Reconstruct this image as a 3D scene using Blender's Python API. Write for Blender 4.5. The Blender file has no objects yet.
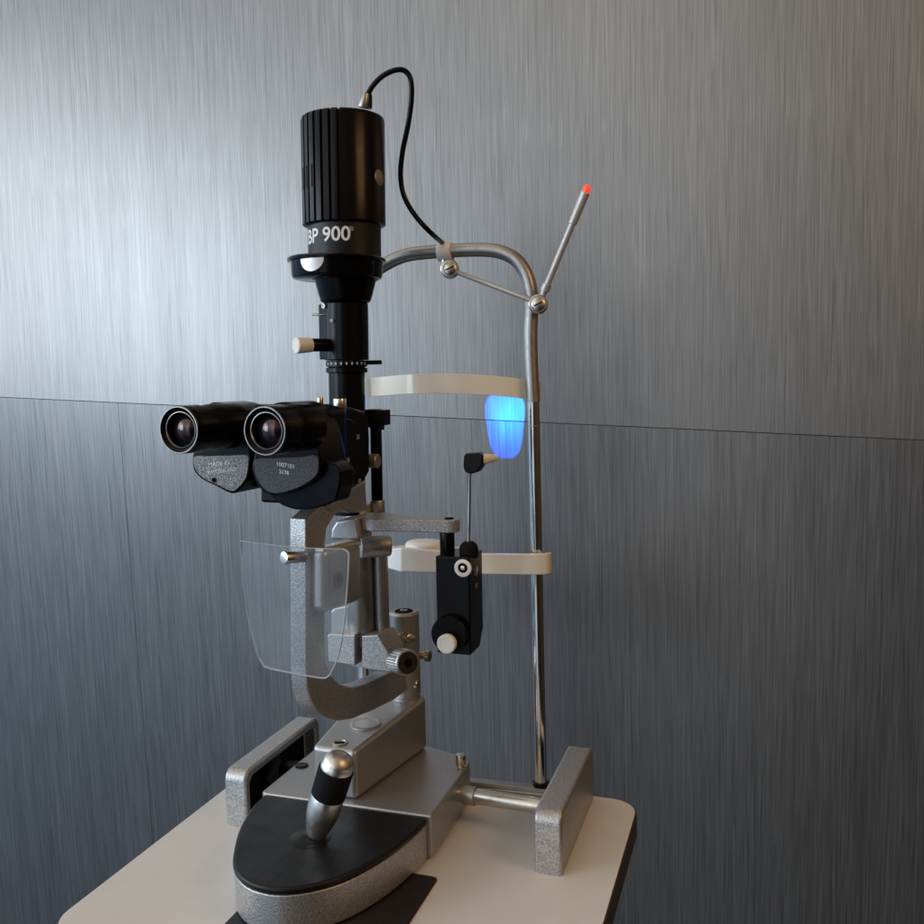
import bpy, bmesh, math, random
from mathutils import Vector, Matrix
random.seed(7)
S = 0.0085                       # scene is laid out in layout-centimetres, S turns them into metres
scene = bpy.context.scene
COL = scene.collection
V = Vector

# ------------------------------------------------------------------ camera
CAM = V((35.8, -90.0, 47.0))
F = 917.0
RIGHT = V((0.9499934, 0.3116923, -0.0189844))
DOWN = V((0.0105368, -0.0927561, -0.9956331))
FWD = V((-0.3120921, 0.9456449, -0.0914019))

def ray(px, py):
    return RIGHT * ((px - 462) / F) + DOWN * ((py - 462) / F) + FWD
def Yp(px, py, y):
    r = ray(px, py); return CAM + r * ((y - CAM.y) / r.y)
def Xp(px, py, x):
    r = ray(px, py); return CAM + r * ((x - CAM.x) / r.x)
def Zp(px, py, z):
    r = ray(px, py); return CAM + r * ((z - CAM.z) / r.z)

# ------------------------------------------------------------------ materials
def nt_new(name):
    m = bpy.data.materials.new(name); m.use_nodes = True
    nt = m.node_tree
    return m, nt, nt.nodes['Principled BSDF']

def noise(nt, scale, detail=3, rough=.55, vec=None, coord='Object', sc=(1, 1, 1)):
    tc = nt.nodes.new('ShaderNodeTexCoord'); mp = nt.nodes.new('ShaderNodeMapping')
    mp.inputs['Scale'].default_value = sc
    nt.links.new(tc.outputs[coord], mp.inputs['Vector'])
    n = nt.nodes.new('ShaderNodeTexNoise')
    n.inputs['Scale'].default_value = scale; n.inputs['Detail'].default_value = detail
    n.inputs['Roughness'].default_value = rough
    nt.links.new(mp.outputs['Vector'], n.inputs['Vector'])
    return n

def ramp(nt, src, stops):
    r = nt.nodes.new('ShaderNodeValToRGB')
    e = r.color_ramp.elements
    while len(e) < len(stops): e.new(.5)
    for i, (p, c) in enumerate(stops):
        e[i].position = p; e[i].color = (*c, 1) if len(c) == 3 else c
    nt.links.new(src, r.inputs['Fac'])
    return r

def bump(nt, src, strength, dist, p):
    b = nt.nodes.new('ShaderNodeBump')
    b.inputs['Strength'].default_value = strength; b.inputs['Distance'].default_value = dist
    nt.links.new(src, b.inputs['Height']); nt.links.new(b.outputs['Normal'], p.inputs['Normal'])
    return b

def simple(name, col, rough, metal=0., spec=.5, var=.12, vs=60., bmp=0., bscale=300., coat=0.):
    m, nt, p = nt_new(name)
    n = noise(nt, vs, 4)
    lo = tuple(c * (1 - var) for c in col); hi = tuple(min(1, c * (1 + var)) for c in col)
    r = ramp(nt, n.outputs['Fac'], [(.3, lo), (.7, hi)])
    nt.links.new(r.outputs['Color'], p.inputs['Base Color'])
    rr = ramp(nt, noise(nt, vs * 2.3, 3).outputs['Fac'], [(.3, (rough * .85,) * 3), (.7, (min(1, rough * 1.2),) * 3)])
    nt.links.new(rr.outputs['Color'], p.inputs['Roughness'])
    p.inputs['Metallic'].default_value = metal
    p.inputs['Specular IOR Level'].default_value = spec
    p.inputs['Coat Weight'].default_value = coat
    if bmp:
        bump(nt, noise(nt, bscale, 2).outputs['Fac'], bmp, .0006, p)
    return m

def hammer(name, dark, light, metal, rough, b=.5, scale=900):
    """hammertone / crackle lacquer: fine speckle of light and dark grains"""
    m, nt, p = nt_new(name)
    n = noise(nt, scale, 2, .6)
    r = ramp(nt, n.outputs['Fac'], [(.38, dark), (.62, light)])
    nt.links.new(r.outputs['Color'], p.inputs['Base Color'])
    p.inputs['Metallic'].default_value = metal
    p.inputs['Roughness'].default_value = rough
    bump(nt, n.outputs['Fac'], b, .0005, p)
    return m

M = {}
M['hammer'] = hammer('hammertone_silver', (.34, .34, .345), (.61, .61, .61), .82, .42, .55, 880)
M['hammer_fine'] = hammer('hammertone_smooth', (.37, .37, .375), (.46, .46, .46), .82, .40, .2, 950)
M['crackle_grey'] = hammer('crackle_grey', (.05, .05, .05), (.36, .36, .36), .2, .45, .6, 950)
M['crackle_black'] = hammer('crackle_black', (.006, .006, .007), (.055, .055, .058), .0, .35, .6, 950)
M['black'] = simple('black_lacquer', (.0035, .0035, .004), .22, spec=.17)
M['black_matte'] = simple('black_matte', (.003, .003, .0034), .34, spec=.12, bmp=.05)
M['black_gloss'] = simple('black_gloss', (.004, .004, .0045), .14, spec=.35, var=.05)
M['cap_black'] = simple('black_moulding', (.005, .0055, .0065), .30, spec=.32, bmp=.02, bscale=900)
M['rubber'] = simple('rubber', (.007, .007, .008), .6, spec=.12, bmp=.8, bscale=1100)
M['chrome'] = simple('chrome', (.78, .77, .75), .17, 1., var=.03)
M['satin'] = simple('satin_steel', (.62, .61, .58), .3, 1., var=.06)
M['tube'] = simple('satin_tube', (.40, .39, .37), .38, .9, var=.06)
M['brushed'] = simple('turned_aluminium', (.66, .65, .62), .36, 1., var=.05)
M['silver_paint'] = simple('silver_satin', (.56, .55, .53), .38, .45, var=.05)
M['rim'] = simple('rim_metal', (.26, .25, .24), .3, 1., var=.05)
M['brass'] = simple('brass_steel', (.62, .52, .36), .25, 1., var=.08)
M['cream'] = simple('cream_plastic', (.86, .80, .67), .13, spec=.5, var=.03)
M['white'] = simple('white_plastic', (.82, .81, .78), .28, spec=.45, var=.04)
M['ivory'] = simple('ivory_knob', (.86, .83, .77), .3, spec=.45, var=.05)
M['letter'] = simple('white_print', (.82, .82, .82), .5, var=.02)
M['letter_grey'] = simple('grey_print', (.55, .55, .55), .5, var=.02)
M['grey_dot'] = simple('grey_button', (.30, .28, .24), .4, .6)
M['laminate'] = simple('table_laminate', (.67, .655, .635), .38, spec=.4, var=.03, vs=25, bmp=.04, bscale=900)
M['edge'] = simple('edge_brown', (.040, .030, .022), .4, var=.15)
M['mat'] = simple('mat_black', (.008, .008, .009), .45, var=.1)
M['red_edge'] = simple('mat_red', (.10, .012, .014), .5)
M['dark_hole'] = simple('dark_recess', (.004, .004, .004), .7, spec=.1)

def scuffs(name):
    m = M[name]; nt = m.node_tree; p = nt.nodes['Principled BSDF']
    a = noise(nt, 5, 6, .7, sc=(1, 3.5, 1)); b = noise(nt, 55, 4, .7, sc=(1, .25, 1))
    mx = nt.nodes.new('ShaderNodeMix'); mx.data_type = 'FLOAT'; mx.inputs[0].default_value = .4
    nt.links.new(a.outputs['Fac'], mx.inputs[2]); nt.links.new(b.outputs['Fac'], mx.inputs[3])
    rr = ramp(nt, mx.outputs[0], [(.36, (.30,) * 3), (.5, (.40,) * 3), (.64, (.56,) * 3)])
    nt.links.new(rr.outputs['Color'], p.inputs['Roughness'])
scuffs('laminate'); scuffs('cap_black')

def glass_mat(name, tint=(1, 1, 1), rough=.0, edge=False):
    m, nt, p = nt_new(name)
    out = nt.nodes['Material Output']
    nt.nodes.remove(p)
    t = nt.nodes.new('ShaderNodeBsdfTransparent'); t.inputs['Color'].default_value = (*tint, 1)
    g = nt.nodes.new('ShaderNodeBsdfGlossy'); g.inputs['Roughness'].default_value = .06
    g.inputs['Color'].default_value = (.9, .95, 1, 1)
    d = nt.nodes.new('ShaderNodeBsdfDiffuse'); d.inputs['Color'].default_value = (.7, .74, .78, 1)
    fr = nt.nodes.new('ShaderNodeFresnel'); fr.inputs['IOR'].default_value = 1.3
    mx = nt.nodes.new('ShaderNodeMixShader'); nt.links.new(fr.outputs[0], mx.inputs[0])
    nt.links.new(t.outputs[0], mx.inputs[1]); nt.links.new(g.outputs[0], mx.inputs[2])
    n = noise(nt, 30, 5, .6)
    rr = ramp(nt, n.outputs['Fac'], [(.35, (.06,) * 3), (.75, (.14,) * 3)])
    m2 = nt.nodes.new('ShaderNodeMixShader'); nt.links.new(rr.outputs['Color'], m2.inputs[0])
    nt.links.new(mx.outputs[0], m2.inputs[1]); nt.links.new(d.outputs[0], m2.inputs[2])
    nt.links.new(m2.outputs[0], out.inputs['Surface'])
    return m
M['acrylic'] = glass_mat('acrylic', (.95, .96, .97))
M['acrylic_edge'] = simple('acrylic_edge', (.42, .45, .47), .2, spec=.6)

def lens_mat():
    m, nt, p = nt_new('coated_lens')
    p.inputs['Base Color'].default_value = (.012, .008, .010, 1)
    p.inputs['Roughness'].default_value = .04
    p.inputs['Specular IOR Level'].default_value = 1.0
    p.inputs['Specular Tint'].default_value = (1, .74, .76, 1)
    return m
M['lens'] = lens_mat()

def emit_mat(name, col, e):
    m, nt, p = nt_new(name)
    p.inputs['Base Color'].default_value = (*[c * .6 for c in col], 1)
    p.inputs['Emission Color'].default_value = (*col, 1)
    p.inputs['Emission Strength'].default_value = e; p.inputs['Coat Weight'].default_value = .8; p.inputs['Roughness'].default_value = .2
    return m
M['red_led'] = emit_mat('red_led', (1.0, .06, .025), .95)

def wall_mat(name, seed):
    m, nt, p = nt_new(name)
    def streak(xs, zs, detail, rough, off):
        tc = nt.nodes.new('ShaderNodeTexCoord'); mp = nt.nodes.new('ShaderNodeMapping')
        mp.inputs['Scale'].default_value = (xs, 0, zs); mp.inputs['Location'].default_value = (off, seed, off * .7)
        nt.links.new(tc.outputs['Object'], mp.inputs['Vector'])
        n = nt.nodes.new('ShaderNodeTexNoise'); n.inputs['Scale'].default_value = 1
        n.inputs['Detail'].default_value = detail; n.inputs['Roughness'].default_value = rough
        nt.links.new(mp.outputs['Vector'], n.inputs['Vector'])
        return n.outputs['Fac']
    fine = streak(760, 12, 2, .6, 1.3)
    mid = streak(380, 5.0, 3, .65, 7.1)
    wide = streak(22, 1.5, 3, .5, 3.7)
    def mixv(a, b, f):
        x = nt.nodes.new('ShaderNodeMix'); x.data_type = 'FLOAT'; x.inputs[0].default_value = f
        nt.links.new(a, x.inputs[2]); nt.links.new(b, x.inputs[3]); return x.outputs[0]
    g = mixv(mixv(fine, mid, .42), wide, .05)
    col = ramp(nt, g, [(.33, (.135, .135, .136)), (.46, (.197, .197, .197)), (.54, (.218, .218, .218)), (.67, (.275, .274, .272))])
    # crisp thin fibres, some dark and some light
    def fibre(n, w):
        a = nt.nodes.new('ShaderNodeMath'); a.operation = 'SUBTRACT'; nt.links.new(n, a.inputs[0]); a.inputs[1].default_value = .5
        b = nt.nodes.new('ShaderNodeMath'); b.operation = 'ABSOLUTE'; nt.links.new(a.outputs[0], b.inputs[0])
        return b.outputs[0]
    dk = ramp(nt, fibre(streak(300, 3.6, 2, .5, 11.3), 0), [(0, (.50, .50, .50)), (.016, (.74, .74, .74)), (.035, (1, 1, 1))])
    lt = ramp(nt, fibre(streak(280, 3.2, 2, .5, 23.9), 0), [(0, (.85, .85, .85)), (.016, (.33, .33, .33)), (.033, (0, 0, 0))])
    mm = nt.nodes.new('ShaderNodeMix'); mm.data_type = 'RGBA'; mm.blend_type = 'MULTIPLY'; mm.inputs[0].default_value = .42
    nt.links.new(col.outputs['Color'], mm.inputs[6]); nt.links.new(dk.outputs['Color'], mm.inputs[7])
    ml = nt.nodes.new('ShaderNodeMix'); ml.data_type = 'RGBA'; ml.blend_type = 'ADD'; ml.inputs[0].default_value = .055
    nt.links.new(mm.outputs[2], ml.inputs[6]); nt.links.new(lt.outputs['Color'], ml.inputs[7])
    nt.links.new(ml.outputs[2], p.inputs['Base Color'])
    p.inputs['Metallic'].default_value = .88
    rr = ramp(nt, mixv(fine, wide, .4), [(.35, (.34,) * 3), (.65, (.44,) * 3)])
    nt.links.new(rr.outputs['Color'], p.inputs['Roughness'])
    p.inputs['Specular IOR Level'].default_value = .5
    p.inputs['Coat Weight'].default_value = .75; p.inputs['Coat Roughness'].default_value = .32
    bump(nt, g, .10, .0008, p)
    return m
M['wall'] = wall_mat('brushed_panel', 0.)
M['wall_low'] = wall_mat('brushed_panel_low', 4.3)
M['joint'] = simple('joint_grey', (.02, .02, .022), .6)

# ------------------------------------------------------------------ mesh building
LOC = {}
class MB:
    def __init__(s): s.bm = bmesh.new()
    def box(s, lo, hi):
        lo, hi = V(lo), V(hi)
        vs = [s.bm.verts.new((x, y, z)) for z in (lo.z, hi.z) for y in (lo.y, hi.y) for x in (lo.x, hi.x)]
        for f in ((0, 2, 3, 1), (4, 5, 7, 6), (0, 1, 5, 4), (2, 6, 7, 3), (0, 4, 6, 2), (1, 3, 7, 5)):
            s.bm.faces.new([vs[i] for i in f])
        return s
    def obox(s, c, ax, half):
        """oriented box: centre, three axes, three half sizes"""
        c = V(c); a, b, d = [V(v).normalized() * h for v, h in zip(ax, half)]
        vs = [s.bm.verts.new(c + a * i + b * j + d * k) for k in (-1, 1) for j in (-1, 1) for i in (-1, 1)]
        for f in ((0, 2, 3, 1), (4, 5, 7, 6), (0, 1, 5, 4), (2, 6, 7, 3), (0, 4, 6, 2), (1, 3, 7, 5)):
            s.bm.faces.new([vs[i] for i in f])
        return s
    def prism(s, pts, ext):
        pts = [V(p) for p in pts]; ext = V(ext)
        a = [s.bm.verts.new(p) for p in pts]; b = [s.bm.verts.new(p + ext) for p in pts]
        n = len(pts)
        s.bm.faces.new(a); s.bm.faces.new(b[::-1])
        for i in range(n):
            j = (i + 1) % n; s.bm.faces.new((a[i], b[i], b[j], a[j]))
        return s
    def lathe(s, p, d, prof, seg=40, caps=True):
        """prof: (distance along d, radius) list, closed with caps where the radius is not 0"""
        p, d = V(p), V(d).normalized()
        u = d.orthogonal().normalized(); w = d.cross(u)
        rings = []
        for t, r in prof:
            if r <= 1e-6: rings.append([s.bm.verts.new(p + d * t)])
            else:
                rings.append([s.bm.verts.new(p + d * t + (u * math.cos(2 * math.pi * k / seg) + w * math.sin(2 * math.pi * k / seg)) * r) for k in range(seg)])
        for A, B in zip(rings, rings[1:]):
            if len(A) == 1 and len(B) == 1: continue
            for k in range(seg):
                l = (k + 1) % seg
                if len(A) == 1: s.bm.faces.new((A[0], B[l], B[k]))
                elif len(B) == 1: s.bm.faces.new((A[k], A[l], B[0]))
                else: s.bm.faces.new((A[k], A[l], B[l], B[k]))
        if caps and len(rings[0]) > 1: s.bm.faces.new(rings[0][::-1])
        if caps and len(rings[-1]) > 1: s.bm.faces.new(rings[-1])
        return s
    def cyl(s, a, b, r, r2=None, seg=40, ch=0):
        a, b = V(a), V(b); L = (b - a).length
        r2 = r if r2 is None else r2
        if ch: pr = [(0, r - ch), (ch * .3, r - ch * .3), (ch, r), (L - ch, r2), (L - ch * .3, r2 - ch * .3), (L, r2 - ch)]
        else: pr = [(0, r), (L, r2)]
        return s.lathe(a, b - a, pr, seg)
    def tube(s, pts, r, seg=16, sub=8, flat=None):
        P = smooth(pts, sub) if sub else [V(p) for p in pts]
        rr = r if isinstance(r, (list, tuple)) else None
        t0 = (P[1] - P[0]).normalized(); u = t0.orthogonal().normalized(); rings = []
        for i, p in enumerate(P):
            t = (P[min(i + 1, len(P) - 1)] - P[max(i - 1, 0)]).normalized()
            u = (u - t * u.dot(t)).normalized(); w = t.cross(u)
            rad = r if rr is None else rr[0] + (rr[1] - rr[0]) * i / (len(P) - 1)
            rings.append([s.bm.verts.new(p + (u * math.cos(2 * math.pi * k / seg) + w * math.sin(2 * math.pi * k / seg)) * rad) for k in range(seg)])
        for A, B in zip(rings, rings[1:]):
            for k in range(seg):
                l = (k + 1) % seg; s.bm.faces.new((A[k], A[l], B[l], B[k]))
        s.bm.faces.new(rings[0][::-1]); s.bm.faces.new(rings[-1])
        return s
    def strap(s, pts, h, th, sub=8):
        """upright band of height h (z) and thickness th along a plan curve"""
        P = smooth(pts, sub); rings = []
        for i, p in enumerate(P):
            t = (P[min(i + 1, len(P) - 1)] - P[max(i - 1, 0)]); t.z = 0; t.normalize()
            n = V((-t.y, t.x, 0)) * th / 2; z = V((0, 0, h / 2))
            rings.append([s.bm.verts.new(p + q) for q in (n - z, n + z, -n + z, -n - z)])
        for A, B in zip(rings, rings[1:]):
            for k in range(4):
                l = (k + 1) % 4; s.bm.faces.new((A[k], A[l], B[l], B[k]))
        s.bm.faces.new(rings[0][::-1]); s.bm.faces.new(rings[-1])
        return s
    def build(s, name, mat, parent=None, bev=0., seg=3, flat=False, ang=35):
        bmesh.ops.remove_doubles(s.bm, verts=s.bm.verts, dist=1e-5)
        bmesh.ops.recalc_face_normals(s.bm, faces=s.bm.faces)
        vs = [v.co for v in s.bm.verts]
        lo = V([min(v[i] for v in vs) for i in range(3)]); hi = V([max(v[i] for v in vs) for i in range(3)])
        c = (lo + hi) / 2
        if parent is None: c.z = lo.z
        for v in s.bm.verts: v.co = (v.co - c) * S
        for f in s.bm.faces: f.smooth = not flat
        if not flat:
            for e in s.bm.edges:
                if len(e.link_faces) == 2 and e.calc_face_angle(0) > math.radians(ang): e.smooth = False
        me = bpy.data.meshes.new(name); s.bm.to_mesh(me); s.bm.free()
        me.materials.append(M[mat] if isinstance(mat, str) else mat)
        o = bpy.data.objects.new(name, me); COL.objects.link(o)
        LOC[o.name] = c
        if parent: o.parent = parent; o.location = (c - LOC[parent.name]) * S
        else: o.location = c * S
        if bev:
            b = o.modifiers.new('bevel', 'BEVEL'); b.width = bev * S; b.segments = seg
            b.limit_method = 'ANGLE'; b.angle_limit = math.radians(32); b.harden_normals = True
        return o

def smooth(pts, sub=8):
    P = [V(p) for p in pts]; out = []
    n = len(P)
    for i in range(n - 1):
        p0, p1, p2, p3 = P[max(i - 1, 0)], P[i], P[i + 1], P[min(i + 2, n - 1)]
        for k in range(sub):
            t = k / sub
            out.append(.5 * ((2 * p1) + (p2 - p0) * t + (2 * p0 - 5 * p1 + 4 * p2 - p3) * t * t + (3 * p1 - p0 - 3 * p2 + p3) * t ** 3))
    out.append(P[-1]); return out

def smooth_closed(pts, sub=6):
    P = [V(p) for p in pts]; n = len(P); out = []
    for i in range(n):
        p0, p1, p2, p3 = P[i - 1], P[i], P[(i + 1) % n], P[(i + 2) % n]
        for k in range(sub):
            t = k / sub
            out.append(.5 * ((2 * p1) + (p2 - p0) * t + (2 * p0 - 5 * p1 + 4 * p2 - p3) * t * t + (3 * p1 - p0 - 3 * p2 + p3) * t ** 3))
    return out

def rrect(x0, y0, x1, y1, r, z, n=8):
    out = []
    for cx, cy, a in ((x1 - r, y1 - r, 0), (x0 + r, y1 - r, 90), (x0 + r, y0 + r, 180), (x1 - r, y0 + r, 270)):
        for k in range(n + 1):
            t = math.radians(a + 90 * k / n); out.append(V((cx + r * math.cos(t), cy + r * math.sin(t), z)))
    return out

def thing(name, loc, label, cat, group=None):
    o = bpy.data.objects.new(name, None); COL.objects.link(o)
    o.empty_display_size = .02
    o.location = V(loc) * S; LOC[o.name] = V(loc)
    o['label'] = label; o['category'] = cat
    if group: o['group'] = group
    return o

def text_mesh(txt, size, bold=.0):
    cu = bpy.data.curves.new('t', 'FONT'); cu.body = txt; cu.size = size; cu.align_x = 'CENTER'; cu.align_y = 'CENTER'
    cu.offset = bold; cu.extrude = 0; cu.resolution_u = 4
    o = bpy.data.objects.new('t', cu); COL.objects.link(o)
    dg = bpy.context.evaluated_depsgraph_get()
    me = bpy.data.meshes.new_from_object(o.evaluated_get(dg))
    bpy.data.objects.remove(o); bpy.data.curves.remove(cu)
    return me

def lettering(name, txt, size, mat, parent, fn, bold=0., cuts=0):
    me = text_mesh(txt, size, bold)
    m = MB(); m.bm.from_mesh(me); bpy.data.meshes.remove(me)
    if cuts:
        bmesh.ops.triangulate(m.bm, faces=m.bm.faces)
    for v in m.bm.verts: v.co = fn(v.co.x, v.co.y)
    return m.build(name, mat, parent, flat=True)

def arc(c, r, a0, a1, n=8):
    return [V((c[0] + r * math.cos(math.radians(a0 + (a1 - a0) * k / n)), c[1] + r * math.sin(math.radians(a0 + (a1 - a0) * k / n)))) for k in range(n + 1)]

X3, Y3, Z3 = V((1, 0, 0)), V((0, 1, 0)), V((0, 0, 1))

# ------------------------------------------------------------------ wall (setting)
WY = 45.0
sl = (37.52 - 45.03) / (56.12 + 98.57)
def seam(x, d=0.): return 45.03 + sl * (x + 98.57) + d
wall = bpy.data.objects.new('wall', None); COL.objects.link(wall); wall.location = V((0, WY, 0)) * S
wall['kind'] = 'structure'; LOC['wall'] = V((0, WY, 0))
def vx(z): return -72.5 + (45 - z) * 0.0            # vertical joint of the lower row
XL, XR = -230, 240
for nm, x0, x1 in (('panel', XL, XR),):
    MB().prism([(x0, WY, seam(x0, .015)), (x1, WY, seam(x1, .015)), (x1, WY, 190), (x0, WY, 190)], (0, 2, 0)).build(nm, 'wall', wall, bev=.08, seg=1)
for x0, x1 in ((XL, -72.505), (-72.495, XR)):
    MB().prism([(x0, WY + .02, seam(x0, -.015)), (x0, WY + 5.6, -95), (x1, WY + 5.6, -95), (x1, WY + .02, seam(x1, -.015))], (0, 2, 0)).build('panel', 'wall_low', wall, bev=.05, seg=1)
MB().box((XL, WY + 8, -95), (XR, WY + 9, 190)).build('backing', 'joint', wall)

# ------------------------------------------------------------------ table
tb = thing('table', (0, -10, -2.6), 'pale beige laminate table top with rounded corners and a dark edge, under the whole instrument', 'table')
MB().prism(rrect(-23.4, -30, 23.3, 8.6, 3.2, -2.7), (0, 0, 2.62)).build('edge_band', 'edge', tb, bev=.25)
MB().prism(rrect(-23.2, -29.8, 23.1, 8.4, 3.0, -.09), (0, 0, .09)).build('tabletop', 'laminate', tb, bev=.03, seg=2)
MB().cyl((0, -8, -92), (0, -8, -2.7), 4).build('column', 'edge', tb)

mt = thing('slide_plate', (0, -20, 0.02), 'thin black plate with a dull red rim lying under the instrument nose on the table', 'plate')
MB().prism(rrect(-8.2, -29.5, 7.0, -12.6, .5, .02), (0, 0, .18)).build('plate', 'mat', mt, bev=.04, seg=2)
MB().prism(rrect(-8.3, -29.6, 7.12, -12.5, .55, .01), (0, 0, .09)).build('rim', 'red_edge', mt)

# ------------------------------------------------------------------ rail covers
def rail(x0, x1, inner, label, group):
    t = thing('rail_cover', ((x0 + x1) / 2, -.5, 0), label, 'rail cover', group)
    y0, y1, h = -9.0, 8.0, 6.1
    side = [V((0, y0, 0)), V((0, y0, h - 1.2))] + [V((0, p.x, p.y)) for p in arc((y0 + 1.2, h - 1.2), 1.2, 180, 90)] \
        + [V((0, p.x, p.y)) for p in arc((y1 - 1.2, h - 1.2), 1.2, 90, 0)] + [V((0, y1, 0))]
    rim = 1.0
    inn = [V((0, y1 - rim, 0)), V((0, y1 - rim, h - 1.5)), V((0, y1 - rim - .6, h - rim)), V((0, y0 + rim + .6, h - rim)), V((0, y0 + rim, h - 1.5)), V((0, y0 + rim, 0))]
    ox, ix_ = (x0, x1) if inner > 0 else (x1, x0)
    rx = ox + .9 * inner
    m = MB()
    def row(ps, x): return [m.bm.verts.new((x, p.y, p.z)) for p in ps]
    A, B, I, R = row(side, ox), row(side, ix_), row(inn, ix_), row(inn, rx)
    m.bm.faces.new(A); m.bm.faces.new(B + I)
    for P_, Q_ in ((A, B), (I, R)):
        for k in range(len(P_) - 1): m.bm.faces.new((P_[k], P_[k + 1], Q_[k + 1], Q_[k]))
    m.bm.faces.new(R)
    m.build('cover', 'hammer', t, bev=.32, seg=4)
    ix, w = rx, abs(ix_ - rx)
    MB().box((rx + (.03 if inner > 0 else -.08), y0 + rim + .05, .1), (rx + (.08 if inner > 0 else -.03), y1 - rim - .05, h - rim - .08)).build('recess_shade', 'dark_hole', t)  # near-black sheet lining the hollow, its shade put into the colour
    MB().cyl((ix, -1.6, 3.3), (ix + w * inner * .0 + inner * .8, -1.6, 3.3), 1.7).build('pinion_boss', 'black', t)
    return t
rail(-18.2, -15.6, 1, 'silver hammertone rail cover on the left, its hollow dark inner side showing', 'rail covers')
rail(15.5, 18.2, -1, 'silver hammertone rail cover on the right, beside the bare right end of the table', 'rail covers')

# ------------------------------------------------------------------ slit lamp
sl_ = thing('slit_lamp', (-4, -5, 0), 'silver and black slit lamp with twin eyepieces, joystick and tall black lamp housing', 'slit lamp')

# axle
aL, aR = Yp(471, 795.5, -1.2), Yp(547, 806.6, -2.0)
d = (aR - aL).normalized()
ax = MB().cyl(aL - d * 1.5, aR + d * .4, .80, ch=.05).build('axle', 'satin', sl_)
MB().cyl(aL - d * .9, aL + d * .6, .98, ch=.1).build('collar', 'tube', ax)
MB().cyl(V((-15.6, aL.y, 3.3)), V((-12.5, aL.y, 3.4)), .98).build('axle', 'black', sl_)  # left end of the axle, black standing in for shade inside the rail

# base block
bo = [(5.45, -9.7), (5.3, 3.2), (4.2, 4.6), (-.4, 6.2), (-8.2, 6.2), (-12.4, 4.4), (-13.2, 3.4), (-13.4, -9.4), (-13.0, -9.75)]
base = MB().prism([(x, y, .3) for x, y in bo], (0, 0, 4.3)).build('base', 'hammer_fine', sl_, bev=.22)
cs = [(5.0, -9.76), (4.75, -12.5), (3.75, -17), (2.1, -21), (.1, -23.4), (-2.2, -24.75), (-4.3, -25.0), (-6.4, -24.4), (-8.2, -22.9), (-9.6, -20.7), (-11.4, -16.8), (-12.5, -13), (-12.95, -9.76)]
nose = smooth([(x, y, 0) for x, y in cs], 5)
MB().prism([p + Z3 * .3 for p in nose], (0, 0, 3.4)).build('nose', 'hammer', base, bev=.15)
c0 = V((-4, -14, 0))
MB().prism([c0 + (p - c0) * 1.0 + V((0, .0, 3.72)) + (V((0, 0, 0)) if abs(p.y + 9.76) < .01 else (p - c0).normalized() * .12) for p in nose], (0, 0, .72)).build('nose_pad', 'cap_black', base, bev=.3, seg=4)
for px, py, r in ((461, 768, .55),):
    p = Zp(px, py, 4.6)
    MB().cyl(p, p + Z3 * .35, r * .75, ch=.05).cyl(p + Z3 * .35, p + Z3 * 1.55, r, ch=.08).build('locking_pin', 'brass', base)
p = Zp(302, 766, 4.6); MB().lathe(p, Z3, [(0, .75), (.12, .7), (.2, .45), (.16, .3), (.16, 0)], 24).build('plug', 'black', base)

# sliding box on the base
h0 = 4.62
bx = [(-2.9, -8.8), (-8.0, -8.5), (-8.9, 4.6), (-8.1, 6.3), (-1.6, 6.5), (-.6, 5.6)]
tops = (9.75, 9.7, 10.5, 10.7, 10.8, 10.75)
m = MB(); a = [m.bm.verts.new((x, y, h0)) for x, y in bx]
b = [m.bm.verts.new((x + (.12 if x < -5 else -.015), y, t)) for (x, y), t in zip(bx, tops)]
m.bm.faces.new(a); m.bm.faces.new(b[::-1])
for i in range(6): m.bm.faces.new((a[i], b[i], b[(i + 1) % 6], a[(i + 1) % 6]))
slide = m.build('slide_housing', 'hammer_fine', sl_, bev=.55, seg=4)
p = Zp(340, 743, 9.83)
MB().lathe(p, Z3, [(-.1, .82), (.06, .82), (.12, .74), (.12, .62), (.02, .55), (.02, 0)], 28).build('screw', 'tube', slide)
MB().obox(p + Z3 * .05, ((1, .4, 0), (-.4, 1, 0), Z3), (.5, .1, .05)).build('screw_slot', 'dark_hole', slide)
p = Zp(366, 724, 10.15)
MB().lathe(p, Z3, [(-.1, 1.75), (.06, 1.75), (.14, 1.62), (.14, 1.4), (.1, 1.35), (.1, 0)], 40).build('pivot_plate', 'hammer_fine', slide)

# joystick
jb = Zp(310, 838, 4.45)
j0, j1 = Yp(317, 831, jb.y), Yp(341.5, 752, jb.y)
jd = (j1 - j0).normalized(); JQ = ((j1 - j0).length + .1) / 7.7
def jp(pr): return [(t * JQ, r * 1.12) for t, r in pr]
joy = MB().lathe(j0 - jd * .4, jd, jp([(0, .75), (.5, .95), (1.0, 1.12), (2.0, 1.34), (2.9, 1.42), (3.7, 1.38), (4.0, 1.3), (4.05, 0)]), 40).build('joystick', 'brushed', sl_)
MB().lathe(j0 + jd * 3.45 * JQ, jd, jp([(0, 1.36), (.1, 1.44), (2.5, 1.47), (2.6, 1.4), (2.62, 0)]), 48).build('grip', 'rubber', joy)
MB().lathe(j0 + jd * 6.05 * JQ, jd, jp([(0, 1.36), (.35, 1.36), (.45, 1.3), (.6, 1.3), (.9, 1.17), (1.2, .92), (1.42, .55), (1.5, 0)]), 40).build('push_cap', 'brushed', joy)
MB().lathe(V((jb.x, jb.y, 4.40)), Z3, [(0, 1.95), (.06, 1.95), (.1, 1.85), (.1, 1.75), (.2, 1.5), (.35, 1.1), (.5, .8), (.5, 0)], 40).build('boot', 'cap_black', joy)

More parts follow.
